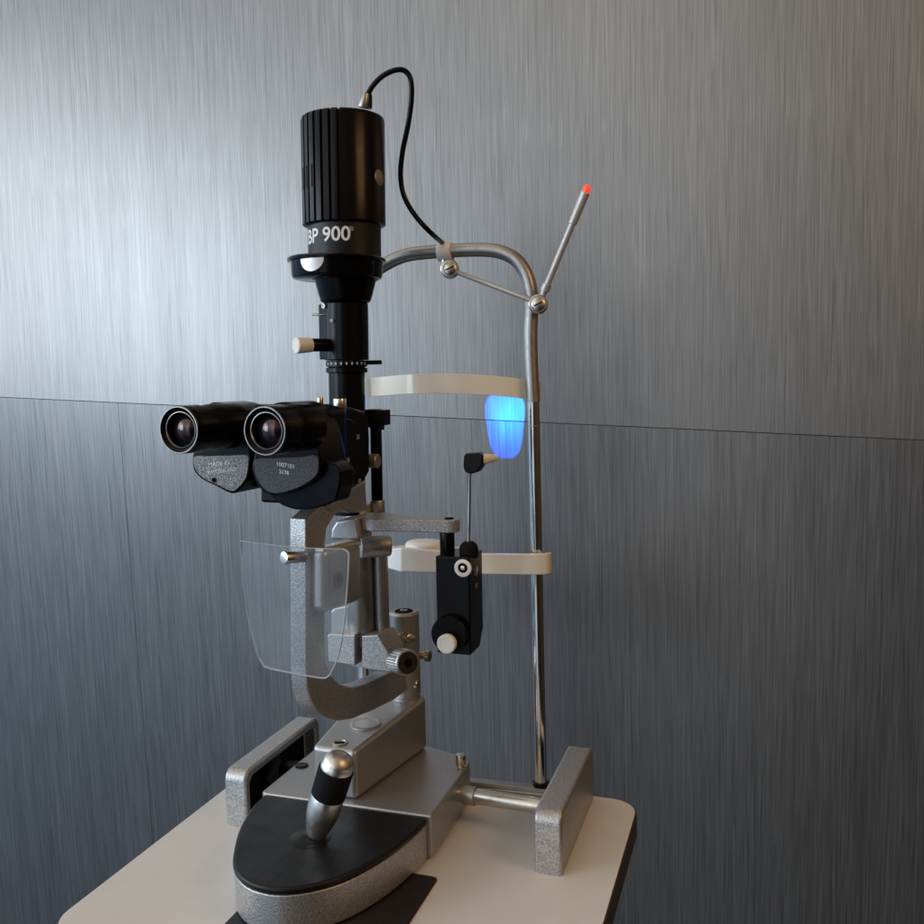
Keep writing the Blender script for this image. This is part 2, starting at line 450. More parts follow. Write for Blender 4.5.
# pivot column at the back of the box
PC = Yp(404.5, 640, 5.0); PC.z = 10.6
ptop = Yp(404.5, 611, 5.0).z
col = MB().lathe(PC, Z3, [(0, 1.72), (.35, 1.72), (.36, 1.55), (.6, 1.55), (.61, 1.72), (ptop - 10.6 - .25, 1.72), (ptop - 10.6, 1.5)], 44).build('pivot_column', 'hammer_fine', sl_)
MB().lathe(V((PC.x, PC.y, ptop)), Z3, [(-.1, 1.05), (.04, 1.05), (.1, .95), (.1, .8)], 32).build('cap', 'dark_hole', col)
MB().lathe(V((PC.x, PC.y, ptop)), Z3, [(-.1, .42), (.14, .42), (.16, .3), (.16, 0)], 24).build('cap_screw', 'satin', col)
MB().obox(V((PC.x, PC.y, ptop + .17)), ((.5, 1, 0), (1, -.5, 0), Z3), (.3, .06, .02)).build('slot', 'dark_hole', col)

# microscope arm: C shape, right side in the plane through the pivot
AD = V((.08, .9968, 0)); AN = V((.9968, -.08, 0))        # along the arm (towards the patient), and its right hand
A0 = V((-2.75, 5.0, 0))
def Ap(px, py, off=0.):
    """point seen at px,py on the vertical plane 'off' to the right of the arm's middle plane"""
    r = ray(px, py); o = A0 + AN * off
    return CAM + r * ((o - CAM).dot(AN) / r.dot(AN))
HW = .88
osd = [(306, 519), (331, 497), (345, 493), (353, 497), (352, 506), (335, 515), (327, 528), (325, 545), (325, 640), (326, 662), (331, 675), (340, 684), (352, 687), (366, 684), (392, 672), (404, 668), (408, 690), (394, 700), (372, 711), (352, 719), (340, 721), (328, 718.5), (318, 712), (311.5, 702), (308, 690), (306.5, 670)]
arm = MB().prism([Ap(x, y, HW) for x, y in osd], -AN * 2 * HW).build('microscope_arm', 'hammer', sl_, bev=.16, seg=3)
# clamp screw that holds the shield, screws low on the arm
def knob(name, p, d, prof, mat, par, seg=28): return MB().lathe(p, d, prof, seg).build(name, mat, par)
p = Xp(411, 684, -1.2); q = Xp(398, 681, -1.4)
knob('arm_screw', Ap(412, 684, HW) - AN * .2, AN, [(0, .55), (.9, .55), (1.0, .45), (1.0, 0)], 'brass', arm)
knob('arm_screw', Ap(418, 655, HW) - AN * .2, AN, [(0, .4), (1.2, .4), (1.21, .62), (1.7, .62), (1.75, .5), (1.75, 0)], 'brass', arm)

# grey rounded housing on the arm's right side
pts = [Ap(310, 548, HW), Ap(348, 541, HW), Ap(348, 600, HW), Ap(310, 613, HW)]
foc = MB().prism([p - AN * .1 for p in pts], AN * 1.75).build('focus_housing', 'hammer_fine', arm, bev=.75, seg=6)
e = Ap(338, 580, HW + 1.65)
MB().lathe(e, AN, [(-.05, .85), (.06, .85), (.08, .8), (.08, .64), (.02, .6), (.02, 0)], 32).build('emblem', 'edge', foc)
MB().obox(e + AN * .04, (AD, AN, Z3), (.1, .02, .42)).obox(e + AN * .04, (AD, AN, Z3), (.26, .02, .1)).build('emblem_mark', 'dark_hole', foc)
e = Ap(313, 553, HW + 1.2)
MB().lathe(V((e.x, e.y - .3, e.z)), -AD, [(-.1, .24), (.25, .24), (.25, 0)], 16).build('housing_screw', 'dark_hole', foc)
MB().prism([p + AN * .3 for p in (Ap(311, 547, HW), Ap(349, 538, HW), Ap(349, 545, HW), Ap(311, 552, HW))], AN * 1.1).build('bracket', 'brass', foc, bev=.12)

# black microscope body on the arm
def box_arm(y0, y1, o0, o1, z0, z1):
    """box aligned with the arm: y along AD from the eyepieces' plane, o to the right"""
    c = A0 + AD * ((y0 + y1) / 2) + AN * ((o0 + o1) / 2); c.z = (z0 + z1) / 2
    return MB().obox(c, (AN, AD, Z3), ((o1 - o0) / 2, (y1 - y0) / 2, (z1 - z0) / 2))
pr = [(316, 409), (330, 405), (352, 407), (364, 411), (369, 418), (370, 440), (370, 472), (364, 482), (346, 490), (328, 499), (312, 505), (312, 440)]
O1 = 1.55
body = MB().prism([Ap(x, y, O1) for x, y in pr], -AN * 5.6).build('microscope_body', 'black_matte', sl_, bev=.3)
p = Ap(361, 445, O1)
MB().lathe(Ap(343, 449, O1) - AN * .3, AN, [(0, 2.9), (.75, 2.9), (.85, 2.8), (.85, 0)], 48).build('magnification_drum', 'black_matte', body)
pk = Ap(374, 461, O1)
MB().lathe(pk - AN * .6, AN, [(0, .72), (1.0, .72), (1.1, .62), (1.1, 0)], 32).build('side_knob', 'grey_dot', body)
for tx, px, py in (('25', 358, 437), ('16', 348, 460), ('10', 359.5, 481)):
    o = Ap(px, py, O1 + .06 + (.55 if tx in ('25', '16') else 0))
    lettering('scale_mark', tx, .6, 'letter_grey', body, lambda x, y, o=o: o + AD * x + Z3 * y, bold=.01)
# carrier between body and arm
car = MB().prism([Ap(x, y, 1.0) for x, y in ((322, 506), (346, 491), (366, 479), (368, 512), (352, 513), (342, 508), (332, 514))], -AN * 1.9).build('carrier', 'hammer_fine', arm, bev=.3)

# eyepieces
ED = V((.075, .997, 0)).normalized()
def eyepiece(px, py, ye, tail, front, top, mat, texts, tpos, label):
    c = Yp(px, py, ye)
    ep = MB().lathe(c, ED, [(.34, 1.50), (.02, 1.80), (0, 1.88), (.25, 1.98), (.9, 2.0), (2.2, 2.02), (2.3, 1.9), (tail * .5, 1.92), (tail * .52, 1.98), (tail, 2.0), (tail + .02, 0)], 56, False)
    ep = ep.build('eyepiece', 'black', sl_)
    MB().lathe(c, ED, [(.02, 1.84), (-.03, 1.86), (-.03, 1.92), (.03, 1.97), (.10, 1.97), (.10, 1.90)], 64, False).build('eye_ring', 'rim', ep)
    MB().lathe(c, ED, [(.33, 1.53), (.24, 1.50), (.23, 1.45), (.30, 1.40), (.34, 1.42)], 64, False).build('inner_ring', 'rim', ep)
    MB().lathe(c, ED, [(.33, 1.44), (1.05, 1.36), (1.07, 0)], 48, False).build('bore', 'black_gloss', ep)
    m = MB(); prof = []
    R = 1.75
    for k in range(13):
        r = 1.32 * k / 12; prof.append((.42 + (R - math.sqrt(R * R - r * r)), r))
    m.lathe(c, ED, prof, 48, False).build('lens', 'lens', ep)
    # prism housing behind
    y1 = ye + front
    f = [Yp(x, y, y1) for x, y in top]
    hs = MB().prism(smooth_closed(f, 5), ED * 4.3).build('prism_housing', 'black', sl_, bev=.18, seg=3, ang=28)
    return c, ep, hs, y1
Rout = [(254, 455), (251.5, 468), (254.5, 480), (262, 491), (274, 495.5), (291, 492.5), (308, 485), (318.5, 476), (321, 466), (318.5, 448), (313, 428), (304, 412), (293, 404), (281, 402), (268, 407), (258, 425)]
Lout = [(192.5, 455), (193.5, 470), (202, 479.5), (215, 486), (231, 493.5), (240, 489), (248, 478), (250, 462), (249, 440), (245, 420), (236, 408), (222, 403), (208, 404), (199, 420)]
cR, epR, hsR, yR = eyepiece(264.5, 431, -26.0, 6.2, 6.0, Rout, None, None, None, '')
cL, epL, hsL, yL = eyepiece(178.5, 430, -26.0, 7.2, 6.4, Lout, None, None, None, '')
# lacquered lower plates of the two prism housings, with their engraved numbers
def plate(hs, pts, y, mat, lines, tl):
    f = [Yp(px_, py_, y - .12) for px_, py_ in pts]
    pl = MB().prism(smooth_closed(f, 4), ED * .2).build('face_plate', mat, hs, bev=.05, seg=2)
    for tx, px, py, sz in lines:
        o = Yp(px, py, y - .15)
        lettering('serial_number', tx, sz, 'letter', pl, lambda x, y_, o=o: o + V((x, .0, y_ + x * tl)), bold=.004)
    return pl
plR = plate(hsR, [(256, 459), (254, 468), (257, 479), (264, 489), (274, 493.5), (291, 490.5), (307, 483), (316.5, 474.5), (318.5, 466), (316, 455), (300, 457), (276, 458)], yR, 'crackle_black', [('1007101', 285.5, 465.5, .52), ('3178', 284, 472.5, .48)], -.13)
plL = plate(hsL, [(194, 457), (195, 469), (203, 478), (215, 484), (231, 491), (239, 487), (246, 477), (248.5, 462), (247, 455), (230, 455.5), (210, 456)], yL, 'crackle_grey', [('MADE IN', 219, 464, .56), ('SWITZERLAND', 222, 471, .44)], .12)
p = Yp(214, 480, yL - .14); MB().lathe(p, -ED, [(-.05, .22), (.06, .22), (.06, .12), (0, .1), (0, 0)], 20).build('plate_screw', 'dark_hole', plL)
# skirt under the right housing and bridge between the two tubes
MB().prism(smooth([Yp(x, y, yR + .8) for x, y in ((266, 490), (271, 497), (281, 505), (297, 510), (317, 508), (332, 503), (337, 496), (340, 470), (318, 460), (285, 470), (266, 490))], 3)[:-1], ED * 2.5).build('objective_skirt', 'black', body, bev=.2)
MB().prism([Yp(x, y, yR + 3.4) for x, y in ((238, 405), (315, 405), (330, 412), (330, 490), (290, 484), (258, 466), (246, 440))], ED * 3.0).build('bridge', 'black_matte', body, bev=.3)
# small chrome knobs on top of the body
for px, py, r in ((320.5, 402, .3), (340, 406, .62)):
    o = Ap(px, py + 6, 1.0)
    MB().cyl(o, o + Z3 * (1.3 if r > .4 else 1.0), r, ch=.1).build('top_knob', 'chrome' if r > .4 else 'brass', body)

# ------------------------------------------------------------------ illumination column
TY = -3.0
tA, tB = Yp(347.2, 400, TY), Yp(342.6, 110, TY)
TD = (tB - tA).normalized()
def Tz(py): return (400 - (py - 1.5 + max(0., 225 - py) * .105)) * .1007          # distance along the axis for a picture row
T = lambda py: Tz(py)
kx = 1.035                                                       # perspective of rounds: silhouettes are wider than sections
tw = MB().lathe(tA, TD, [(T(520), 1.75), (T(412), 1.75), (T(411), 1.88), (T(374), 1.88), (T(373), 2.15), (T(369), 2.15), (T(368), 1.9), (T(367.4), 1.9)], 44).build('illumination_tube', 'black', sl_)
rg = MB().lathe(tA, TD, [(T(367.4), 2.05), (T(367), 2.14), (T(361.4), 2.14), (T(361), 2.0)], 44).build('filter_ring', 'black', tw)
for k in range(9):
    a = math.radians(-125 + k * 15)
    n = V((math.cos(a), math.sin(a), 0)); o = tA + TD * T(364.3) + n * 2.14
    MB().obox(o, (n, Z3.cross(n), Z3), (.03, .09, .13)).build('ring_mark', 'letter_grey', rg)
o = tA + TD * T(363.5)
n = V((.95, .3, 0)).normalized()
MB().obox(o + n * 2.6, (n, Z3.cross(n), Z3), (1.05, .4, .22)).build('ring_lever', 'black', rg, bev=.1)
# square-fronted slit control block and round tube
tb_ = MB().lathe(tA, TD, [(T(360.6), 2.25), (T(360), 2.3), (T(304), 2.3), (T(303), 2.2)], 44).build('slit_tube', 'black', sl_)
n1 = V((-.55, -.835, 0)).normalized(); n2 = V((n1.y, -n1.x, 0))
o = tA + TD * ((T(360) + T(303)) / 2)
MB().obox(o + n1 * 1.25 - n2 * (-.55), (n1, n2, TD), (1.0, 1.15, (T(303) - T(359)) / 2)).build('slit_block', 'black', tb_, bev=.12)
o = Yp(331.6, 320.5, TY - 2.4); MB().lathe(o, V((.1, -1, 0)), [(-.3, .2), (.06, .2), (.06, 0)], 16).build('index_dot', 'grey_dot', tb_)
o = Yp(324, 306, TY - 1.9); MB().lathe(o, V((-.35, -1, 0)), [(-.3, .25), (.12, .25), (.12, .15), (.05, .1), (.05, 0)], 16).build('set_screw', 'tube', tb_)
o = Yp(322, 314.5, TY - 1.5); MB().cyl(o + V((1, .3, 0)), o + V((-1.0, -.3, 0)), .11, ch=.03).build('stop_pin', 'satin', tb_)
# control shaft with ivory end
s0, s1, s2 = Yp(331, 345, TY - 1.5), Yp(311, 345, TY - 3.8), Yp(295.5, 345.5, TY - 5.2)
dd = (s2 - s1).normalized()
ctl = MB().cyl(s0, s1 + dd * .1, .66, ch=.06).build('slit_control', 'black', tb_)
MB().lathe(s1, dd, [(0, .62), (.03, .72), ((s2 - s1).length - .1, .82), ((s2 - s1).length, .74), ((s2 - s1).length, 0)], 36).build('control_cap', 'ivory', ctl)
# funnel, flange and heat-sink lamp housing
lh = MB().lathe(tA, TD, [(T(303), 2.25), (T(301), 2.55), (T(296), 2.72), (T(280), 3.15), (T(279.5), 3.4), (T(278), 3.4)], 48).build('lamp_housing', 'black', sl_)
fo = V((-.75, -.35, 0))
fl = MB().lathe(tA + fo, TD, [(T(279), 4.2), (T(278), 4.5), (T(276), 4.62), (T(263), 4.7), (T(262), 4.75), (T(261.5), 5.0), (T(259.5), 5.05), (T(258), 4.9), (T(257), 3.6)], 64).build('flange', 'black_gloss', lh)
# moon shaped chrome window in the flange
a0 = math.radians(-96.0)
def flp(a, z, r=4.7): return tA + fo + TD * z + V((math.cos(a), math.sin(a), 0)) * r
zt, hh, hwid = T(262.3), 1.28, .29
m = MB(); pts = []
for k in range(21):
    u = math.pi * k / 20; pts.append((a0 - hwid * math.cos(u), zt - hh * math.sin(u)))
outer = [m.bm.verts.new(flp(a, z, 4.75)) for a, z in pts]
topv = [m.bm.verts.new(flp(a, zt, 4.75)) for a, z in pts]
for k in range(20):
    try: m.bm.faces.new((outer[k], outer[k + 1], topv[k + 1], topv[k]))
    except ValueError: pass
m.build('window_plate', 'tube', fl)
nk = MB().lathe(tA, TD, [(T(257.5), 3.72), (T(224), 3.72), (T(223.5), 3.55), (T(222), 3.55)], 64).build('neck', 'cap_black', lh)
# ribbed sleeve: slots on the operator's side only
cam_a = math.atan2(CAM.y - tA.y, CAM.x - tA.x)
def sleeve(r):
    out = []
    step = math.radians(1.0); a = 0
    for k in range(360):
        a = k * step
        rel = math.degrees((a - cam_a + math.pi) % (2 * math.pi) - math.pi)      # + = anticlockwise from above (seen: to the right)
        rr = r
        if -128 < rel < 4 or rel > 170 or rel < -170:
            ph = (rel + 128) % 12.0
            if ph < 3.2: rr = r - .42
        out.append((a, rr))
    return out
ring = sleeve(4.22)
m = MB()
zs = [(T(226.5), -.28), (T(225), 0), (T(112), 0), (T(108.6), -.1), (T(107.4), -.35)]
rows = [[m.bm.verts.new(tA + TD * z + V((math.cos(a), math.sin(a), 0)) * (r + dr)) for a, r in ring] for z, dr in zs]
for A, B in zip(rows, rows[1:]):
    for k in range(360): m.bm.faces.new((A[k], A[(k + 1) % 360], B[(k + 1) % 360], B[k]))
m.bm.faces.new(rows[0]); m.bm.faces.new(rows[-1])
sv = m.build('heat_sink', 'black', lh, ang=50)
# dark slots near the bottom of the ribs, round button on the right
for rel in (-71, -59, -47, 9.5):
    a = cam_a + math.radians(rel); n = V((math.cos(a), math.sin(a), 0))
    o = tA + TD * ((T(188) + T(165)) / 2 if rel < 0 else (T(188) + T(166)) / 2) + n * 4.2
    MB().obox(o, (n, Z3.cross(n), TD), (.03, .1, 1.1)).build('vent_slot', 'dark_hole', sv)
a = cam_a + math.radians(57); n = V((math.cos(a), math.sin(a), 0)); o = tA + TD * T(177) + n * 4.15
MB().lathe(o, n, [(-.2, .8), (.06, .8), (.12, .7), (.12, 0)], 32).build('button', 'grey_dot', sv)
# lettering round the neck
Rn = 3.735; ac = cam_a + math.radians(-33.5)
lz = T(239.2)
def wrap(x, y): 
    a = ac + x / Rn
    return tA + TD * (lz + y) + V((math.cos(a), math.sin(a), 0)) * (Rn + .012)
lettering('lettering', 'BP 900', 1.95, 'letter', nk, wrap, bold=.035)
a9 = math.radians(0)
def wrap2(x, y):
    a = cam_a + math.radians(10.5) + x / Rn
    return tA + TD * (lz + y + .5) + V((math.cos(a), math.sin(a), 0)) * (Rn + .012)
lettering('lettering', '\u00ae', .62, 'letter_grey', nk, wrap2, bold=.0)

# illumination yoke below: column, guide rod, crossbar barrel, block with knurled knob
mA = Yp(359, 560, -2.6)
yoke_col = MB().cyl(V((mA.x, mA.y, 19.0)), V((mA.x, mA.y, 34.0)), 1.42, ch=.1).build('illumination_column', 'tube', sl_)
MB().cyl(V((mA.x, mA.y, 28.6)), V((mA.x, mA.y, 29.3)), 1.5, ch=.1).build('column_band', 'hammer_fine', yoke_col)
c0_, c1_ = Yp(360, 547.5, -5.2), Yp(389.5, 545.5, -3.4)
bar = MB().cyl(c0_, c1_, 1.1, ch=.1).build('tilt_barrel', 'hammer', sl_)
dB = (c1_ - c0_).normalized()
MB().lathe(c1_ - dB * .05, dB, [(0, 1.0), (.1, .98), (.12, 0)], 36).build('barrel_face', 'edge', bar)
MB().lathe(c1_ + dB * .05, dB, [(0, .28), (.16, .28), (.16, 0)], 20).build('barrel_screw', 'tube', bar)
g = MB().tube([Yp(380, 553, -1.5), Yp(381, 590, -1.5), Yp(382, 622, -1.5), Yp(384, 640, -1.6), Yp(391, 657, -2.0)], .82, seg=20, sub=6).build('guide_rod', 'hammer_fine', sl_)
# upper drop rod: black, with grey collar and top clamp
r0, r1 = Yp(377.5, 517, -1.0), Yp(375.5, 409, -1.0)
dr = MB().cyl(r0, r1, .62, ch=.06).build('drop_rod', 'black', sl_)
MB().cyl(Yp(378, 519, -1.0), Yp(377.2, 500, -1.0), .78, ch=.08).build('rod_collar', 'tube', dr)
MB().prism([Yp(x, y, -1.9) for x, y in ((364, 409.5), (384, 410), (384, 425.5), (378, 426), (378, 431), (364, 426))], (0, 1.8, 0)).build('rod_clamp', 'black_matte', dr, bev=.1)
# plate that carries the tonometer: broad round end narrowing into a straight bar
bz = Yp(430, 520, -8.3).z
pl_top = [(354, 516), (362, 514.5), (376, 514.5), (388, 516.5), (402, 519), (445, 517), (453, 517), (457, 519)]
hz = bz
def flat(px, py): return Zp(px, py, hz)
y_f, y_b = -8.4, -6.2
xe = Yp(456, 522, y_f).x; xs = Yp(351, 522, y_f).x
barp = [V((xs, -5.8, 0)), V((xs + .3, -7.2, 0)), V((xs + 1.2, -8.5, 0)), V((xs + 2.6, -9.1, 0)), V((xs + 4.0, -8.8, 0)), V((xs + 5.2, y_f, 0)), V((xe - .9, y_f, 0)), V((xe - .25, y_f + .3, 0)), V((xe, y_f + 1.1, 0)), V((xe - .25, y_b - .3, 0)), V((xe - .9, y_b, 0)), V((xs + 5, y_b, 0)), V((xs + 3.6, -5.2, 0)), V((xs + 2, -4.4, 0)), V((xs + .6, -4.7, 0))]
tp = MB().prism([p + Z3 * (hz - 1.2) for p in barp], (0, 0, 1.2)).build('tonometer_plate', 'hammer', sl_, bev=.1)
MB().lathe(V((xe - 1.1, -7.2, hz)), Z3, [(-.05, .45), (.08, .45), (.1, .38), (.02, .3), (.02, 0)], 24).build('plate_hole', 'dark_hole', tp)
kp = Yp(353, 527, -7.6)
MB().prism([Yp(x, y, -9.4) for x, y in ((331, 529), (336, 521), (356, 517), (360, 540), (346, 541), (330, 540))], (0, 2.6, 0)).build('swing_block', 'hammer_fine', arm, bev=.3)
# yoke block
yb = MB().prism([Yp(x, y, -4.6) for x, y in ((361.5, 636), (378, 635), (388, 652), (391.5, 668), (391, 673), (361.5, 668.5))], (.3, 3.6, 0)).build('yoke_block', 'hammer', sl_, bev=.15)
MB().prism([Yp(x, y, -5.0) for x, y in ((327, 636), (329, 633.5), (355, 635), (355, 666), (328, 662))], (.5, 5.4, 0)).build('yoke_cheek', 'hammer', yb, bev=.15)
MB().prism([Yp(x, y, -3.2) for x, y in ((330, 611), (334, 607), (355, 604), (364, 610), (364, 637), (330, 637))], (.5, 3.4, 0)).build('yoke_shoulder', 'hammer_fine', yb, bev=.3)
MB().prism([Yp(x, y, -2.6) for x, y in ((352, 637), (366, 637), (366, 668), (352, 666))], (.4, 2.4, 0)).build('yoke_web', 'tube', yb)
MB().prism([Yp(x, y, 2.4) for x, y in ((383, 646), (392, 637), (400, 633), (401, 676), (388, 673))], (.3, 2.4, 0)).build('column_lug', 'hammer_fine', col, bev=.3, seg=4)
k0, k1 = Yp(397.5, 660.5, -3.6), Yp(408, 663, -5.4)
kd = (k1 - k0).normalized()
m = MB(); L = (k1 - k0).length
# knurled rim
segk = 60; rowsk = []
for t, r, kn in ((0, 1.15, 0), (.05, 1.33, 1), (L - .15, 1.36, 1), (L - .05, 1.25, 0), (L, 1.2, 0)):
    u = kd.orthogonal().normalized(); w = kd.cross(u)
    rowsk.append([m.bm.verts.new(k0 + kd * t + (u * math.cos(2 * math.pi * k / segk) + w * math.sin(2 * math.pi * k / segk)) * (r - (.07 if kn and k % 2 else 0))) for k in range(segk)])
for A, B in zip(rowsk, rowsk[1:]):
    for k in range(segk): m.bm.faces.new((A[k], A[(k + 1) % segk], B[(k + 1) % segk], B[k]))
m.bm.faces.new(rowsk[0]); m.bm.faces.new(rowsk[-1])
kn = m.build('centring_screw', 'brushed', sl_, ang=20)
MB().lathe(k1 - kd * .02, kd, [(0, 1.12), (.06, 1.08), (.06, 0)], 40).build('screw_face', 'edge', kn)
MB().lathe(k1 + kd * .03, kd, [(0, .42), (.06, .42), (.06, 0)], 24).build('screw_hub', 'dark_hole', kn)
for px, py in ((403.5, 640), (411, 638)):
    o = Yp(px, py, 3.2); MB().lathe(o, V((.3, -1, .15)), [(-.3, .5), (.25, .48), (.4, .36), (.45, 0)], 24).build('cap_nut', 'brass', col)

# ------------------------------------------------------------------ breath shield
bs = thing('breath_shield', tuple(V((-5, -18.6, 20))), 'clear plastic breath shield hanging on a metal screw in front of the silver arm', 'breath shield')
SY = -18.6
out = [(240.5, 541), (285, 546.5), (320, 548.5), (343, 549), (347.5, 551.5), (349, 556), (347.5, 585), (344, 625), (338.5, 655), (332, 671), (328, 676.5), (322, 678), (300, 674.5), (270, 668.5), (263, 665.5), (258, 657), (250.5, 630), (244, 590)]
op = [Yp(x, y, SY) for x, y in out]
MB().prism(op, (0, .22, 0)).build('pane', 'acrylic', bs)
def rim_tube(idx, r, nm='polished_edge'):
    MB().tube([Yp(out[i][0], out[i][1], SY + .02) for i in idx], r, seg=6, sub=3).build(nm, 'acrylic_edge', bs)
rim_tube([3, 4, 5, 6, 7, 8, 9, 10, 11, 12, 13, 14], .085)
rim_tube([0, 1, 2, 3], .05)
rim_tube([14, 15, 16, 17, 0], .035)
s0, s1 = Yp(283.5, 558, SY - 1.6), Yp(305, 556.5, SY + .6)
scw = MB().cyl(s1, s0, .5, .56, ch=.06).build('clamp_screw', 'satin', bs)

# ------------------------------------------------------------------ headrest
HY = 7.4
hr = thing('headrest', tuple(Yp(541, 786, HY)), 'chrome headrest frame with cream forehead band and chin rest, behind the microscope', 'headrest')
pb, pt = Yp(541, 784, HY), Yp(533.2, 396, HY)
lb, lt = V((pb.x - 21.6, HY, pb.z)), V((pt.x - 21.2, HY, pt.z))
post = MB().cyl(pb, pt, .67, seg=40).build('post', 'chrome', hr)
MB().cyl(lb, lt, .67, seg=40).build('post', 'chrome', hr)
def seamring(y): 
    t = (y - 784) / (396 - 784); p = pb + (pt - pb) * t; dz = (pt - pb).normalized()
    return MB().cyl(p, p + dz * .12, .685)
seamring(425).build('joint_ring', 'tube', post)
MB().lathe(pb, Z3, [(-.05, .95), (.25, .95), (.3, .8), (.3, 0)], 32).build('post_foot', 'black', post)
# cross bar on which the posts stand
ba, bb = Yp(470, 779.5, HY), Yp(549, 787.5, HY)
zb = .1
def dn(p, z=None): return V((p.x, p.y, zb))
q0, q1 = V((-12.5, HY - .6, ba.z)), V((bb.x, HY - .6, bb.z)); q2 = V((ba.x, HY - .6, ba.z))
MB().prism([q0, q2, q1, dn(q1), dn(q0)], (0, 1.2, 0)).build('cross_bar', 'tube', hr, bev=.08)
MB().prism([V((q2.x, HY - .66, q2.z - .42)), V((q1.x, HY - .66, q1.z - .42)), V((q1.x, HY - .66, .15)), V((q2.x, HY - .66, .15))], (0, -.3, 0)).build('front_strip', 'satin', hr, bev=.08)
# bent upper tube
tpx = [(533.2, 402), (531.5, 370), (530.5, 335), (531.5, 310), (531, 292), (526, 274), (516, 260), (502, 252.5), (486, 250), (462, 250.2), (432, 252), (410, 254.5), (397, 258.5), (387, 263.5), (377, 270), (367, 280), (359, 293)]
tpts = [Yp(x, y, HY) for x, y in tpx] + [V((lt.x, HY, lt.z + 7)), V((lt.x, HY, lt.z - .5))]
MB().tube(tpts, .75, seg=24, sub=6).build('top_tube', 'tube', hr)
# forehead band: bows towards the operator between the posts
bz0 = Yp(450, 384.5, HY - 2).z
fb = [Yp(540.5, 391, HY + 1.0), Yp(535, 390.5, HY + .95), Yp(526, 389.5, HY + .5), Yp(512, 387.5, HY - .6), Yp(485, 385, HY - 1.9), Yp(450, 383.5, HY - 2.7), Yp(420, 383.7, HY - 2.7), Yp(403, 384.5, HY - 2.2), Yp(388, 385.8, HY - 1.0), Yp(374, 386.8, HY + .5), Yp(367.5, 387.2, HY + 1.6), Yp(363, 387.3, HY + 1.9)]
MB().strap(fb, 2.14, .3, 8).build('forehead_band', 'cream', hr, bev=.08)
# chin rest: straight bar wrapping round the right post, cup on its left part
cb = [Yp(547.5, 562.5, HY + 1.2), Yp(549.5, 562.5, HY + .2), Yp(547, 563.5, HY - 1.0), Yp(540, 564, HY - 1.4), Yp(520, 564, HY - 1.6), Yp(480, 563.5, HY - 2.0), Yp(455, 564.3, HY - 2.4)]
ch = MB().strap(cb, 2.28, .5, 6).build('chin_rest', 'cream', hr, bev=.12)
m = MB()
cpts = [Yp(470, 574, HY - 2.2), Yp(400.5, 572.5, HY - 3.6), Yp(386, 568.5, HY - 1.2), Yp(386, 549, HY - 1.2), Yp(400.5, 547, HY - 3.6), Yp(470, 553, HY - 2.2)]
q = [p.copy() for p in cpts]
bk = [V((q[0].x, HY + 1.6, q[0].z)), V((q[2].x + .4, HY + 1.6, q[2].z)), V((q[3].x + .4, HY + 1.6, q[3].z)), V((q[5].x, HY + 1.6, q[5].z))]
vv = [m.bm.verts.new(p) for p in q]; bb_ = [m.bm.verts.new(p) for p in bk]
m.bm.faces.new((vv[0], vv[1], vv[4], vv[5])); m.bm.faces.new((vv[1], vv[2], vv[3], vv[4]))
m.bm.faces.new((vv[2], bb_[1], bb_[2], vv[3])); m.bm.faces.new((vv[0], vv[5], bb_[3], bb_[0])); m.bm.faces.new((bb_[0], bb_[3], bb_[2], bb_[1]))
m.bm.faces.new((vv[5], vv[4], vv[3], bb_[2], bb_[3])); m.bm.faces.new((vv[0], bb_[0], bb_[1], vv[2], vv[1]))
cupb = m.build('chin_holder', 'white', ch, bev=.25)
zc = (q[0].z + q[5].z) / 2
MB().strap([V((q[2].x + 1.2, HY + .9, zc)), V((lb.x + 1, HY + .2, zc)), V((lb.x - .4, HY - .98, zc)), V((lb.x - 1.1, HY, zc))], 2.0, .45, 6).build('side_strap', 'cream', ch, bev=.1)
cc = Yp(426, 549, HY - 1.2)
m = MB(); m.lathe(V((cc.x, cc.y, cc.z - 1.0)), Z3, [(0, 1.5), (.5, 2.0), (1.1, 2.4), (1.5, 2.45), (1.75, 2.3), (1.95, 1.9), (2.02, 1.2), (2.02, 0)], 40)
for v in m.bm.verts: v.co.y = cc.y + (v.co.y - cc.y) * .75
m.build('chin_cup', 'white', ch)
# black slide of the left chin rest height screw
MB().cyl(V((lb.x, HY, 24)), V((lb.x, HY, 27.5)), .95, ch=.1).build('height_screw', 'black', hr)

# ------------------------------------------------------------------ fixation lamp on the headrest tube
fx = thing('fixation_lamp', tuple(Yp(446, 252, HY)), 'jointed fixation lamp with a glowing red tip, clamped on the top tube of the headrest', 'fixation lamp')
c = Yp(445.5, 252, HY)
clp = MB().cyl(c - X3 * .8, c + X3 * .8, 1.05, ch=.12).build('clamp', 'white', fx)
jA = Yp(448.5, 269, HY - .6); jB = Yp(537, 304.5, HY - 1.5)
MB().cyl(Yp(445.5, 258, HY), Yp(447, 266, HY - .3), .55).build('stem', 'satin', clp)
fd = V((.25, -.97, .05)).normalized()
def joint(c, name):
    j = MB().lathe(c + V((0, .5, 0)) , fd, [(-.4, .95), (-.3, 1.02), (.6, 1.02), (.7, .92), (.72, .72), (.8, .7), (.85, .62), (.85, 0)], 36).build(name, 'satin', fx)
    o = c + V((0, .5, 0)) + fd * .87
    MB().obox(o, (V((1, .25, .45)).normalized(), fd, V((-.45, 0, 1))), (.5, .03, .07)).build('slot', 'dark_hole', j)
joint(jA, 'joint'); joint(jB, 'joint')
MB().cyl(Yp(455, 271.5, HY - .3), Yp(530, 300, HY - 1.1), .27, ch=.03).build('link_rod', 'silver_paint', fx)
w0 = jB + V((0, .7, 0)); wt = Yp(585.5, 192, HY - 2.4); wd = (wt - w0).normalized(); WL = (wt - w0).length
wand = MB().lathe(w0, wd, [(.4, .34), (1.6, .34), (1.62, .5), (2.4, .5), (2.45, .36), (WL - 3.4, .36), (WL - 3.35, .46), (WL - .1, .5), (WL, .42)], 28).build('lamp_wand', 'silver_paint', fx)
